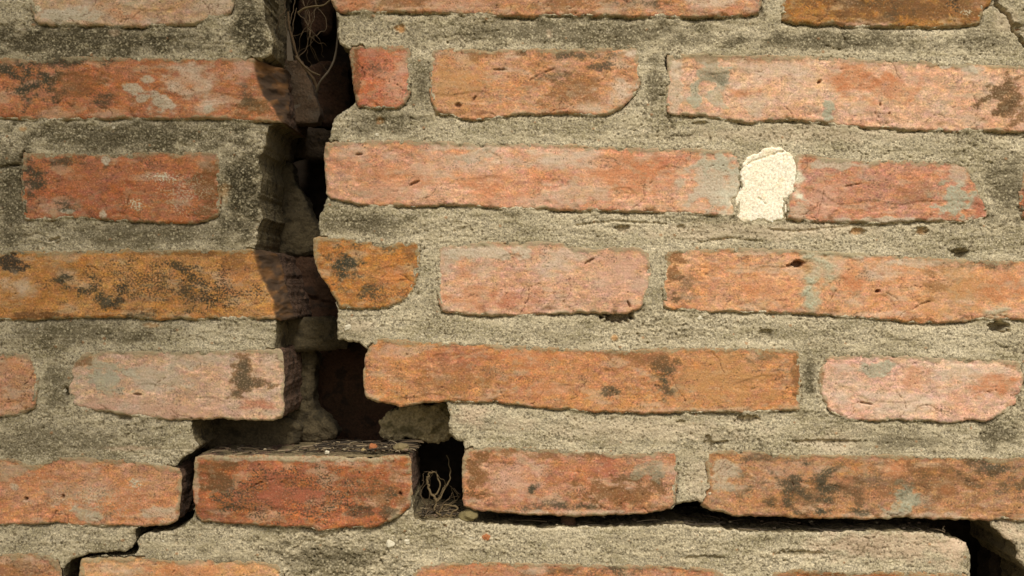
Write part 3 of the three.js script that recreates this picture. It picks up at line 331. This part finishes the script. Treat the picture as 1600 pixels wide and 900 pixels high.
// ---------------------------------------------------------------- a relief turned into a block: front sheet on a grid, sides run back into the wall
function reliefMesh(o) {   // o: box, step, S(x,y) (negative inside), H(x,y), uv(x,y), skirt depth, z0, k, wall(x,y) -> whether an edge gets sides
  const [x0, y0, x1, y1] = o.box, st = o.step, nx = Math.ceil((x1 - x0) / st) + 1, ny = Math.ceil((y1 - y0) / st) + 1;
  const idx = new Int32Array(nx * ny).fill(-1), flag = new Uint8Array(nx * ny), pos = [], uv = [], raw = [], nor = [], k = o.k || 1, z0 = o.z0 || 0;
  const push = (x, y, z, u, v) => { pos.push((x - CX) * U * k, (CY - y) * U * k, (z + z0) * U); uv.push(u, v); return pos.length / 3 - 1; };
  const SX = new Float32Array(nx * ny), SY = new Float32Array(nx * ny), vS = new Float32Array(nx * ny);
  for (let j = 0; j < ny; j++) for (let i = 0; i < nx; i++) {
    let x = x0 + i * st, y = y0 + j * st; const q = j * nx + i; let s = o.S(x, y);
    if (s < st * 0.72 && s > -st * 0.72) {
      let gx = o.S(x + 1, y) - o.S(x - 1, y), gy = o.S(x, y + 1) - o.S(x, y - 1); const L = Math.hypot(gx, gy) || 1; gx /= L; gy /= L;
      const mv = clamp(s, -st * 0.6, st * 0.6); x -= gx * mv; y -= gy * mv; s = 0; flag[q] = 1;
    }
    SX[q] = x; SY[q] = y; vS[q] = s;
  }
  const vert = (q) => { if (idx[q] < 0) { const x = SX[q], y = SY[q], w = o.uv(x, y); idx[q] = push(x, y, o.H(x, y), w[0], w[1]); raw[idx[q]] = q; } return idx[q]; };
  const tri = [], edges = new Map(), NQ = nx * ny;
  const add = (a, b, c) => { if (vS[a] > 0 || vS[b] > 0 || vS[c] > 0) return; if (flag[a] && flag[b] && flag[c] && o.S((SX[a] + SX[b] + SX[c]) / 3, (SY[a] + SY[b] + SY[c]) / 3) > 0.3) return;
    tri.push(vert(a), vert(b), vert(c)); for (const [p, q] of [[a, b], [b, c], [c, a]]) if (vS[p] > -4 && vS[q] > -4) { const r = q * NQ + p; if (edges.has(r)) edges.delete(r); else edges.set(p * NQ + q, [p, q]); } };
  for (let j = 0; j < ny - 1; j++) for (let i = 0; i < nx - 1; i++) { const a = j * nx + i, b = a + 1, c = a + nx, d = c + 1; if ((i + j) & 1) { add(a, c, b); add(b, c, d); } else { add(a, c, d); add(a, d, b); } }
  const front = tri.length;
  // sides
  const rows = [0]; if (o.skirt) { let d = 1.5; while (d < o.skirt) { rows.push(d); d += Math.min(6.5, d * 0.28 + 0.6); } rows.push(o.skirt); }
  if (o.skirt) {
    const col = new Map();
    const column = (q) => { if (col.has(q)) return col.get(q); const x = SX[q], y = SY[q]; let gx = o.S(x + 5, y) - o.S(x - 5, y), gy = o.S(x, y + 5) - o.S(x, y - 5); const L = Math.hypot(gx, gy) || 1; gx /= L; gy /= L;
      const h = o.H(x, y), list = rows.map((d) => { const jx = d ? Math.min(1, d / 7) * (4.2 * fbm((x * 0.9 + y) / 22, d / 16 + x / 90, 4) - 1.8 - (o.batter || 0) * d) : 0; const q2 = d % 76, dd = q2 > 38 ? 76 - q2 : q2, w = o.side ? [d * 1.2 / 512 + x / 900, (x * 0.8 + y) / 512] : o.uv(x - gx * (dd + 1), y - gy * (dd + 1)); return push(x + gx * jx, y + gy * jx, h - d, w[0], w[1]); }); col.set(q, list); return list; };
    for (const [p, q] of edges.values()) { if (o.wall && !o.wall((SX[p] + SX[q]) / 2, (SY[p] + SY[q]) / 2)) continue; const A = column(p), B = column(q); for (let r = 0; r < rows.length - 1; r++) tri.push(B[r], A[r], A[r + 1], B[r], A[r + 1], B[r + 1]); }
  }
  return { pos, uv, tri, front };
}
function geo(m, tri = m.tri) { const g = new THREE.BufferGeometry(); g.setAttribute('position', new THREE.Float32BufferAttribute(m.pos, 3)); g.setAttribute('uv', new THREE.Float32BufferAttribute(m.uv, 2)); g.setIndex(tri); g.computeVertexNormals(); if (m.sides) { g.addGroup(0, m.front, 0); g.addGroup(m.front, tri.length - m.front, 1); } return g; }
function sampler(A) { return (x, y) => { const fx = clamp(x - X0, 0, RW - 1.001), fy = clamp(y - Y0, 0, RH - 1.001), i = fx | 0, j = fy | 0, u = fx - i, v = fy - j, k = j * RW + i; return (A[k] * (1 - u) + A[k + 1] * u) * (1 - v) + (A[k + RW] * (1 - u) + A[k + RW + 1] * u) * v; }; }
const uvWall = (x, y) => [(x - X0 + 0.5) / RW, (y - Y0 + 0.5) / RH], uvTile = (x, y) => [x / 512, y / 512];
const names = {};
function numbered(n) { const c = names[n] = (names[n] ?? -1) + 1; return c ? n + '_' + String(c).padStart(3, '0') : n; }
function part(name, g, m, parent, label) { const o = new THREE.Mesh(g, m); o.name = numbered(name); o.castShadow = o.receiveShadow = true; if (label) o.userData.label = label; (parent || scene).add(o); return o; }

const wall = new THREE.Group(); wall.name = 'brick_wall';
wall.userData = { label: 'weathered red brick wall split by a wide stepped crack', category: 'wall' }; scene.add(wall);
const STEP = 1.5, sS = sampler(bS), sH = sampler(bH), sM = sampler(mH), sV = sampler(hS);
BRICKS.forEach((b, id) => {
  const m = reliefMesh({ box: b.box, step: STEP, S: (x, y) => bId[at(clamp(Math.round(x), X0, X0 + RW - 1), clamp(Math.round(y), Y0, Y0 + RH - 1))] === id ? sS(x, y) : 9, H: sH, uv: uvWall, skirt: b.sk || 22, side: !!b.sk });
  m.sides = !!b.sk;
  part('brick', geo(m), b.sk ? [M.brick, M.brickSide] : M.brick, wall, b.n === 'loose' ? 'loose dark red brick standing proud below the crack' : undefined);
});
{ // mortar, parted into the bodies that the crack has pulled from each other
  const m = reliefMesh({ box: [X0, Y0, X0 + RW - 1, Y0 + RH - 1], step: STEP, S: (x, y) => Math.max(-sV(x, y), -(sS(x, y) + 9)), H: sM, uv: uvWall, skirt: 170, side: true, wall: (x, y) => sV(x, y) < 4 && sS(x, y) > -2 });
  const n = m.pos.length / 3, up = new Int32Array(n).map((_, i) => i), find = (i) => { while (up[i] !== i) i = up[i] = up[up[i]]; return i; };
  const key = new Map();   // join the side columns to the front through equal positions
  for (let i = 0; i < n; i++) { const q = Math.round(m.pos[i * 3] * 1e6) * 4194304 + Math.round(m.pos[i * 3 + 1] * 1e6) + m.pos[i * 3 + 2]; if (key.has(q)) up[find(i)] = find(key.get(q)); else key.set(q, i); }
  for (let t = 0; t < m.tri.length; t += 3) { const a = find(m.tri[t]); up[find(m.tri[t + 1])] = a; up[find(m.tri[t + 2])] = find(a); }
  const bodies = new Map();
  for (let t = 0; t < m.tri.length; t += 3) { const a = find(m.tri[t]); if (!bodies.has(a)) bodies.set(a, []); const l = bodies.get(a); (t < m.front ? l : l.sides ??= []).push(m.tri[t], m.tri[t + 1], m.tri[t + 2]); }
  for (const list of [...bodies.values()].filter((l) => l.length > 1500).sort((a, b) => b.length - a.length)) {
    const re = new Map(), pos = [], uv = [], front = list.length, tri = [...list, ...(list.sides || [])].map((v) => { if (!re.has(v)) { re.set(v, re.size); pos.push(m.pos[v * 3], m.pos[v * 3 + 1], m.pos[v * 3 + 2]); uv.push(m.uv[v * 2], m.uv[v * 2 + 1]); } return re.get(v); });
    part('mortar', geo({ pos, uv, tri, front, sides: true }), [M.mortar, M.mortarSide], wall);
  }
}
// ---------------------------------------------------------------- inside the crack: the second leaf of the wall, each piece at its own depth
function patch(name, outline, z, m, o = {}) {
  const loop = smoothLoop(pts(outline), 3), xs = loop.map((q) => q[0]), ys = loop.map((q) => q[1]), sd = Math.round(xs[0] + ys[0] * 3.3);
  const S = (x, y) => polySdf(loop, x, y) + (o.rag ?? 1) * (2 * noise(x / 20 + sd, y / 20) + 1.2 * noise(x / 7, y / 7 + sd));
  const H = (x, y) => { const e = Math.max(0, -S(x, y)), r = o.round ?? 8; let h = (o.rough ?? 4) * fbm(x / 34 + sd, y / 34, 4) + (o.rough ?? 4) * 0.35 * fbm(x / 8, y / 8 + sd, 2) + (o.tx || 0) * (x - xs[0]) + (o.ty || 0) * (y - ys[0]); if (e < r) h -= r - Math.sqrt(r * r - (r - e) * (r - e));
    for (const [s, w, d] of o.cracks || []) h -= d * sst(w + 1, w - 1, Math.abs(polySdfOpen(s, x, y)) + 2 * noise(x / 9, y / 9)); return h; };
  const g = geo(reliefMesh({ box: [Math.min(...xs) - 6, Math.min(...ys) - 6, Math.max(...xs) + 6, Math.max(...ys) + 6], step: o.step || 3, S, H, uv: uvTile, skirt: o.deep || 50, z0: z * (z < -60 ? 2.8 : z < -25 ? 3.3 : 1), k: (D - z * (z < -60 ? 2.8 : z < -25 ? 3.3 : 1)) / D }));
  return part(name, g, m, wall, o.label);
}
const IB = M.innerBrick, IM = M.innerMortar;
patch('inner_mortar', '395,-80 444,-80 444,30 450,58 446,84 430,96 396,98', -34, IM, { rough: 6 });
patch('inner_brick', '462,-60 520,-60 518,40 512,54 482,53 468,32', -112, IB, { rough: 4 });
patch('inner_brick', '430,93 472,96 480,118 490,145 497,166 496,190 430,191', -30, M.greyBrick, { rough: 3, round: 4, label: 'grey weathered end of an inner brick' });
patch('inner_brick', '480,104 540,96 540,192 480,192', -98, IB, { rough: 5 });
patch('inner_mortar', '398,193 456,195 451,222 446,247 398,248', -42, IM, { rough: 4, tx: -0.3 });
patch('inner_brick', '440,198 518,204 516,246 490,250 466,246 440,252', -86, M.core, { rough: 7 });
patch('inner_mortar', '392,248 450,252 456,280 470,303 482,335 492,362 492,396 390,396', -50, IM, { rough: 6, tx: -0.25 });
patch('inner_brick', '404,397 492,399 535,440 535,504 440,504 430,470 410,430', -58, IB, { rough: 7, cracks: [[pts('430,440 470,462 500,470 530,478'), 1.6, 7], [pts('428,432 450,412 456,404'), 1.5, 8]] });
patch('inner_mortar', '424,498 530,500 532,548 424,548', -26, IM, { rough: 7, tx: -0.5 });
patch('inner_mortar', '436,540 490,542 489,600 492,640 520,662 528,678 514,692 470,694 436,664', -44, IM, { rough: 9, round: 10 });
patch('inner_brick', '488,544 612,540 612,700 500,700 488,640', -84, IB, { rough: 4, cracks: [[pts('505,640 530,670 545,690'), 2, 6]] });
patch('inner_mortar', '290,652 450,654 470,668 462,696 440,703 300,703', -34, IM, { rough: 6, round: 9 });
patch('inner_mortar', '604,646 640,634 700,628 712,650 722,680 700,690 660,690 632,686 600,688 590,676', -26, M.mortarChip = mottled('#8e7e5c', '#a08e68', '#544a2c', 83, 0.0018), { rough: 9, round: 5, rag: 3, step: 2, });
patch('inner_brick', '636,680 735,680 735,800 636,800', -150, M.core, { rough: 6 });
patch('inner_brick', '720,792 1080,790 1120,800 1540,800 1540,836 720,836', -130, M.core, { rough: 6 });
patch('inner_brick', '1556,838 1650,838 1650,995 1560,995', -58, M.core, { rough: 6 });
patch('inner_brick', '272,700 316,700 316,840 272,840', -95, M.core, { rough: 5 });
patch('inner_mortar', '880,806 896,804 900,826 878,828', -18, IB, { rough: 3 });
patch('plaster_patch', '1155,262 1170,246 1195,232 1222,229 1238,240 1246,264 1240,300 1230,328 1222,344 1180,346 1146,343 1150,310 1158,288', 4, M.plaster = mottled('#fae6c8', '#fdecd2', '#ecd6b0', 91, 0.0003), { rough: 1.1, round: 4, rag: 2, step: 1.5, deep: 16, cracks: [[pts('1160,262 1176,252 1200,244 1224,236'), 0.8, 2.5], [pts('1186,310 1196,318'), 0.9, 2]], label: 'cream lime plaster patch smeared over the joint' });
// small stones that show in the mortar
const stone = new THREE.IcosahedronGeometry(1, 3);
function pebbleShape(sd, rx, ry, rz) { const g = stone.clone(), p = g.attributes.position; for (let i = 0; i < p.count; i++) { const x = p.getX(i), y = p.getY(i), z = p.getZ(i), q = 1 + 0.28 * noise(x * 1.3 + sd, y * 1.3 + z) + 0.1 * noise(x * 4 + z, y * 4 + sd); p.setXYZ(i, x * q * rx * U, y * q * ry * U, z * q * rz * U); } g.computeVertexNormals(); return g; }
const W3 = (x, y, z) => { const k = (D - z) / D; return new THREE.Vector3((x - CX) * U * k, (CY - y) * U * k, z * U); };
const stoneM = { white: mat({ color: '#cfc4aa' }), tan: mat({ color: '#b39b6c' }), rust: mat({ color: '#a06238' }), dull: mat({ color: '#7c6c4a' }) };
for (const [x, y, z, rx, ry, m] of [[544, 512, 1, 6, 5, 'white'], [589, 211, 0, 4, 4, 'white'], [178, 200, 0, 3, 2.5, 'white'], [1093, 497, -1, 5, 5, 'white'], [1447, 556, 0, 5, 4, 'white'], [735, 841, 0, 3, 2.5, 'white'], [636, 846, 0, 5, 4, 'white'], [610, 850, 0, 7, 8, 'white'], [760, 839, -1, 7, 6, 'rust'], [254, 845, 0, 4, 3, 'white'], [926, 525, 0, 2, 3, 'white'], [100, 610, -2, 4, 4, 'white']]) {
  const o = part('embedded_stone', pebbleShape(x * 0.7, rx, ry, Math.min(rx, ry) * 0.8), stoneM[m], wall); o.position.copy(W3(x, y, z));
}
{ // the bed of old mortar still lying on top of the loose brick
  const g = new THREE.BoxGeometry(328, 3, 150, 110, 2, 50), p = g.attributes.position, uv = g.attributes.uv;
  for (let i = 0; i < p.count; i++) { const x = p.getX(i), z = p.getZ(i), t = p.getY(i) > 0 ? 1 : 0; p.setXYZ(i, (x + 474 - CX + 2 * noise(z / 12, 3)) * U, (CY - 712.5 + 1.2 * fbm(x / 24, z / 24, 3) * t + 0.8 * t * noise(x / 5, z / 5) + p.getY(i) * 0.5) * U, (z - 74 + 4 + (z > 70 ? 2.5 * fbm(x / 18, 7, 3) - 1.5 : 0)) * U); uv.setXY(i, x / 512, z / 512); }
  g.computeVertexNormals(); part('bed_mortar', g, mottled('#7a6a4c', '#8a7856', '#43381f', 113, 0.0012), wall);
}
// the core of the wall, and the courses that go on outside the picture
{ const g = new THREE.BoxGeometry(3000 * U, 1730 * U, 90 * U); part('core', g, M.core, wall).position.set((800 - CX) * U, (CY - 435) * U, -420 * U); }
{
  const OX0 = -700, OX1 = 2300, OY0 = -430, OY1 = 1300, r = mulberry(5), boxes = [], gap = pts('405,-86 430,-250 440,-440 505,-440 500,-250 528,-86').map((q) => q), gap2 = pts('98,996 128,996 118,1310 92,1310'), gap3 = pts('1518,996 1640,996 1570,1310 1540,1310');
  const inside = (x0, x1, y0, y1) => x1 > X0 + 2 && x0 < X0 + RW - 2 && y1 > Y0 + 2 && y0 < Y0 + RH - 2;
  for (let row = -2; row <= 7; row++) {
    const y0 = -65 + row * 155 + 8, y1 = y0 + 104; let x = OX0 + 20 + (row & 1 ? 0 : 170) - 340;
    while (x < OX1) { const L = (row & 1 ? 335 : 165) * (row % 3 ? 1 : 1), a = Math.max(x, OX0 + 12), b = Math.min(x + L, OX1 - 12); x += L + 26; if (b - a < 60) continue;
      for (const [p, q] of (row >= 0 && row <= 6 ? [[a, Math.min(b, X0 - 6)], [Math.max(a, X0 + RW + 6), b]] : [[a, b]])) if (q - p > 50) boxes.push([p, y0, q, y1]); }
  }
  const holes = [gap, gap2, gap3].map((g) => (x, y) => polySdf(g, x, y) + 3 * noise(x / 20, y / 20));
  const outer = (x, y) => Math.max(-Math.min(holes[0](x, y), holes[1](x, y), holes[2](x, y)), -(Math.max(Math.abs(x - 799.5) - 859.5, Math.abs(y - 454.5) - 544.5)));
  for (const [a, b, c, d] of boxes) {
    const mx = (a + c) / 2, my = (b + d) / 2; if (b < 0 && a < 530 && c > 400 || b > 990 && (a < 130 && c > 90 || a < 1592 && c > 1515)) { // stop at the crack
      const e = b < 0 ? [398, 534] : mx < 700 ? [88, 134] : [1512, 1594]; const parts2 = [[a, e[0]], [e[1], c]].filter(([p, q]) => q - p > 40); for (const [p, q] of parts2) far([p, b, q, d]); continue; }
    far([a, b, c, d]);
  }
  function far([a, b, c, d]) {
    const q = r() * 90, S = (x, y) => { const dx = Math.abs(x - (a + c) / 2) - (c - a) / 2 + 8, dy = Math.abs(y - (b + d) / 2) - (d - b) / 2 + 8; return Math.hypot(Math.max(dx, 0), Math.max(dy, 0)) + Math.min(0, Math.max(dx, dy)) - 8 + 2.5 * noise(x / 25 + q, y / 25); };
    const H = (x, y) => { const e = Math.max(0, -S(x, y)); return 3 + 3 * fbm(x / 90 + q, y / 60, 3) - (e < 7 ? 7 - Math.sqrt(49 - (7 - e) * (7 - e)) : 0); };
    part('brick', geo(reliefMesh({ box: [a - 6, b - 6, c + 6, d + 6], step: 7, S, H, uv: (x, y) => [x / 512 + q, y / 512 + q * 2], skirt: 25 })), M.farBricks[Math.floor(r() * 3)], wall);
  }
  const H = (x, y) => -2 + 2.5 * fbm(x / 60, y / 40, 3) + 2 * fbm(x / 14, y / 14, 2);
  for (const box of [[OX0, OY0, OX1, Y0], [OX0, Y0 + RH - 1, OX1, OY1], [OX0, Y0, X0, Y0 + RH - 1], [X0 + RW - 1, Y0, OX1, Y0 + RH - 1]])
    part('mortar', geo(reliefMesh({ box, step: 9, S: (x, y) => -Math.min(holes[0](x, y), holes[1](x, y), holes[2](x, y)), H, uv: uvTile, skirt: 380 })), M.farMortar, wall);
  for (const [x, y, w, h] of [[OX0 - 6, 435, 12, 1730], [OX1 + 6, 435, 12, 1730], [800, OY0 - 6, 3024, 12]]) part('edge_cap', new THREE.BoxGeometry(w * U, h * U, 465 * U), M.farMortar, wall).position.set((x - CX) * U, (CY - y) * U, -232 * U);  // added slabs closing the wall edges against light from behind
}
// ---------------------------------------------------------------- ground below the picture
{
  const g = new THREE.PlaneGeometry(300, 300, 1, 1); g.rotateX(-Math.PI / 2); const uv = g.attributes.uv; for (let i = 0; i < uv.count; i++) uv.setXY(i, uv.getX(i) * 600, uv.getY(i) * 600);
  const o = part('ground', g, mottled('#7a6c4c', '#6c6a40', '#4e4a2a', 101, 0.004)); o.position.y = (CY - 1298) * U; o.userData = { kind: 'structure' };
}
// ---------------------------------------------------------------- added unseen leafy branch, placed to shade the left of the wall
{ const t = new THREE.Group(); t.name = 'added_shade_tree'; t.userData = { label: 'added unseen foliage that shades the left end of the wall', category: 'added_shade_tree' }; scene.add(t);
  const r = mulberry(404), gs = [], leaf = new THREE.CircleGeometry(0.026, 6); leaf.scale(0.55, 1.2, 1);
  const C = new THREE.Vector3(-0.36, 0.95, 0.7), m4 = new THREE.Matrix4(), q = new THREE.Quaternion(), e = new THREE.Euler(), v = new THREE.Vector3(), one = new THREE.Vector3(1, 1, 1);
  for (let i = 0; i < 900; i++) { let x, y, z; do { x = r() * 2 - 1; y = r() * 2 - 1; z = r() * 2 - 1; } while (x * x + y * y + z * z > 1 || fbm(x * 2.4 + 5, y * 2.4 + z * 2, 2) < -0.3); v.set(C.x + x * 0.44, C.y + y * 0.3, C.z + z * 0.34); e.set(r() * 6.3, r() * 6.3, r() * 6.3); gs.push(leaf.clone().applyMatrix4(m4.compose(v, q.setFromEuler(e), one))); }
  part('added_crown', mergeGeometries(gs), mat({ color: new THREE.Color().setRGB(0.06, 0.09, 0.03), roughness: 0.7 }), t);
  const c = new THREE.CatmullRomCurve3([[-1.9, -0.52, 1.7], [-1.8, 0.3, 1.6], [-1.4, 0.8, 1.3], [-0.8, 0.95, 0.95], [-0.3, 0.97, 0.7]].map((p) => new THREE.Vector3(...p)));
  part('added_trunk', (() => { const g = new THREE.TubeGeometry(c, 60, 1, 10), p = g.attributes.position; for (let k = 0; k <= 60; k++) { const ct = c.getPointAt(k / 60), w = 0.075 - 0.068 * k / 60; for (let j = 0; j <= 10; j++) { const n = k * 11 + j; v.fromBufferAttribute(p, n).sub(ct).multiplyScalar(w).add(ct); p.setXYZ(n, v.x, v.y, v.z); } } g.computeVertexNormals(); return g; })(), mat({ color: '#6a5a44' }), t);
}
// ---------------------------------------------------------------- dry plants and litter lodged in the crack
function tube(list, r0, r1, seg = 40, sides = 7) {
  const c = new THREE.CatmullRomCurve3(list.map((q) => W3(...q))), g = new THREE.TubeGeometry(c, seg, U, sides), p = g.attributes.position, v = new THREE.Vector3();
  for (let i = 0; i <= seg; i++) { const ctr = c.getPointAt(i / seg), r = r0 + (r1 - r0) * i / seg, w = r * (1 + 0.25 * noise(i * 0.4, r0 * 9)); for (let j = 0; j <= sides; j++) { const k = i * (sides + 1) + j; v.fromBufferAttribute(p, k).sub(ctr).multiplyScalar(w).add(ctr); p.setXYZ(k, v.x, v.y, v.z); } }
  g.computeVertexNormals(); return g;
}
const dry = { brown: mat({ color: '#5c4830' }), pale: mat({ color: '#6c5a3c' }), grey: mat({ color: '#5a4e3e' }), dark: mat({ color: '#5c4a32' }) };
function thing(name, label, category, group) { const o = new THREE.Group(); o.name = numbered(name); o.userData = { label, category }; if (group) o.userData.group = group; scene.add(o); return o; }
function tag(o, label, category, group) { o.userData = { label, category }; if (group) o.userData.group = group; return o; }
tag(part('dry_stem', tube([[527, 20, -24], [528, 50, -26], [523, 90, -28], [514, 110, -30], [500, 128, -34], [494, 144, -46]], 1.3, 1.7), dry.grey), 'long curved dry stem hanging beside the right edge of the crack', 'dry stem', 'dry stems in the crack');
tag(part('dry_stem', tube([[520, -4, -60], [506, 8, -58], [490, 10, -60], [474, 14, -62], [466, 20, -66]], 1.3, 1.9), dry.pale), 'pale bent stem lying across the top of the crack', 'dry stem', 'dry stems in the crack');
tag(part('dry_stem', tube([[450, 18, -40], [452, 42, -44], [458, 64, -50], [464, 86, -55], [474, 104, -60], [490, 124, -66], [496, 140, -70]], 1.6, 2.4), dry.brown), 'brown stem running down behind the pointed splinter', 'dry stem', 'dry stems in the crack');
tag(part('dry_stem', tube([[462, 88, -46], [474, 102, -48], [486, 112, -52], [500, 118, -60]], 2.6, 1.6), dry.dark), 'short dark stem above the grey inner brick', 'dry stem', 'dry stems in the crack');
{ const s = new THREE.Shape(); s.moveTo(0, 0); s.lineTo(9, 0); s.quadraticCurveTo(6, 26, 0.4, 50); s.quadraticCurveTo(-1.4, 24, 0, 0); const g = new THREE.ExtrudeGeometry(s, { depth: 2, bevelEnabled: true, bevelSize: 0.7, bevelThickness: 0.7, bevelSegments: 2, curveSegments: 12 }); g.scale(U, U, U);
  const o = tag(part('wood_splinter', g, dry.grey), 'pointed grey splinter standing upright in the upper crack', 'splinter'); o.position.copy(W3(449, 95, -42)); o.rotation.set(-0.12, 0.3, 0.02); }
function kinked(list, sd, amp) { const c = new THREE.CatmullRomCurve3(list.map((q) => new THREE.Vector3(...q))); return Array.from({ length: 16 }, (_, i) => { const p = c.getPoint(i / 15); return [p.x + amp * noise(i * 0.9 + sd, 1.3), p.y + amp * noise(i * 0.9, sd + 4.1), p.z + amp * noise(sd + 8, i * 0.8)]; }); }
{ const t = thing('dried_root', 'tangle of curled dry roots in the square hole beside the loose brick', 'root'), r = mulberry(31);
  const put = (l, a, b, m, sd) => part('strand', tube(kinked(l, sd, 4), a, b, 48, 6), m, t);
  put([[698, 712, -70], [704, 735, -60], [702, 752, -52], [692, 770, -44], [682, 784, -38], [678, 800, -30]], 0.6, 1.8, dry.pale, 1);
  put([[668, 746, -55], [670, 762, -50], [678, 778, -44], [684, 784, -38]], 1.9, 2.1, dry.pale, 2);
  put([[682, 800, -28], [690, 806, -24], [704, 804, -22], [714, 796, -24], [706, 790, -30], [692, 790, -34], [686, 800, -32]], 2.2, 1.2, dry.pale, 3);
  put([[656, 806, -28], [676, 810, -24], [700, 808, -20], [716, 804, -22]], 1.1, 0.6, dry.pale, 4);
  put([[668, 746, -55], [674, 738, -58], [682, 742, -60], [686, 760, -54], [680, 776, -46]], 1.2, 1.4, dry.pale, 5);
  for (let i = 0; i < 12; i++) { const x = 655 + r() * 60, y = 735 + r() * 60, q = () => (r() - 0.5) * 44; put([[x, y, -50 - r() * 50], [x + q(), y + 10 + q() * 0.5, -50 - r() * 40], [x + q(), y + 24 + q() * 0.5, -40 - r() * 40], [676 + q() * 0.8, 802 + r() * 6, -30 - r() * 40]].map((w) => [clamp(w[0], 650, 720), Math.min(w[1], 808), w[2]]), 0.3 + r() * 0.4, 0.4 + r() * 0.8, r() < 0.4 ? dry.pale : dry.dark, i + 9); } }
{ const t = thing('dead_root_bundle', 'bundle of fine dead roots hanging inside the top of the crack', 'root'), r = mulberry(77);
  for (let i = 0; i < 13; i++) { const x = 444 + r() * 66, y = -20 + r() * 50, q = () => (r() - 0.5) * 36; part('strand', tube(kinked([[x, y, -60 - r() * 60], [x + q(), y + 30 + q(), -60 - r() * 50], [x + q(), y + 60, -60 - r() * 40], [Math.min(520, x + q() * 1.5), y + 70 + r() * 40, -70 - r() * 40]], i * 3.7, 3), 0.4 + r() * 0.7, 0.3 + r() * 0.4, 40, 5), dry.dark, t); } }
tag(part('mortar_crumb', pebbleShape(3.3, 15, 10, 12), mat({ color: '#7a6c46' })), 'yellowish mortar crumb under the corner of the brick beside the hole', 'crumb').position.copy(W3(732, 805, -8));
{ const r = mulberry(8), gs = [], cs = [];
  const put = (x0, x1, z0, z1, y, n, lift) => { for (let i = 0; i < n; i++) {
    const x = x0 + r() * (x1 - x0), z = z0 + r() * (z1 - z0), yy = y - r() * lift, k = D / D, a = r() * 3.14, L = 6 + r() * 22, b = (r() - 0.5) * 12, w = (px, py, pz) => new THREE.Vector3((px - CX) * U, (CY - py) * U, pz * U);
    const c = new THREE.QuadraticBezierCurve3(w(x - Math.cos(a) * L, yy + (r() - 0.3) * 3, z - Math.sin(a) * L * 0.5), w(x + b * 0.4, yy - r() * 4, z + b * 0.4), w(x + Math.cos(a) * L, yy + (r() - 0.3) * 3, z + Math.sin(a) * L * 0.5));
    const g = new THREE.TubeGeometry(c, 7, (0.4 + r() * 0.8) * U, 4); const t = r(), col = t < 0.5 ? [0.05, 0.035, 0.02] : t < 0.85 ? [0.16, 0.11, 0.06] : [0.32, 0.24, 0.14], q = new Float32Array(g.attributes.position.count * 3); for (let j = 0; j < q.length; j += 3) { q[j] = col[0]; q[j + 1] = col[1]; q[j + 2] = col[2]; } g.setAttribute('color', new THREE.BufferAttribute(q, 3)); gs.push(g); }
    for (let i = 0; i < n * 1.4; i++) { const sz = 0.8 + r() * r() * 4, g = new THREE.IcosahedronGeometry(sz * U, 0); g.scale(1, 0.6, 1); g.rotateY(r() * 6); g.translate((x0 + r() * (x1 - x0) - CX) * U, (CY - (y - sz * 0.4 - r() * lift * 0.4)) * U, (z0 + r() * (z1 - z0)) * U); const t = r(), col = t < 0.6 ? [0.07, 0.05, 0.03] : t < 0.9 ? [0.2, 0.13, 0.08] : [0.4, 0.32, 0.2], q = new Float32Array(g.attributes.position.count * 3); for (let j = 0; j < q.length; j += 3) { q[j] = col[0]; q[j + 1] = col[1]; q[j + 2] = col[2]; } g.setAttribute('color', new THREE.BufferAttribute(q, 3)); gs.push(g.index ? g : (g.setIndex([...Array(g.attributes.position.count).keys()]), g)); } };
  put(475, 640, -95, -8, 709, 150, 9); put(655, 715, -110, -20, 812, 50, 5); put(325, 480, -70, -6, 710, 26, 3); put(560, 642, -70, -4, 709, 60, 12);
  for (let i = 0; i < 16; i++) { const x = 735 + i * 47; put(x, x + 47, -70, -5, (x < 1000 ? 823 : x < 1120 ? 822 : 830) + 1, 4, 2); }
  const o = part('plant_litter', mergeGeometries(gs), mat({ vertexColors: true })); o.userData = { kind: 'stuff', label: 'dark dry plant litter on the loose brick and in the hole', category: 'litter' }; }
for (const [x, y, z, rx, ry, m, l] of [[583, 699, -10, 7, 6, 'rust', 'small rust coloured pebble lying on the dry litter'], [511, 707, -6, 4, 3, 'white', 'tiny white pebble at the front of the litter on the loose brick'], [628, 699, -16, 13, 7, 'dull', 'dull brown lump of mortar on the right end of the loose brick'], [569, 703, -12, 5, 4, 'tan', 'small tan crumb beside the rust coloured pebble']])
  tag(part('pebble', pebbleShape(x, rx, ry, rx * 0.8), stoneM[m]), l, 'pebble').position.copy(W3(x, y, z));

renderer.render(scene, camera);
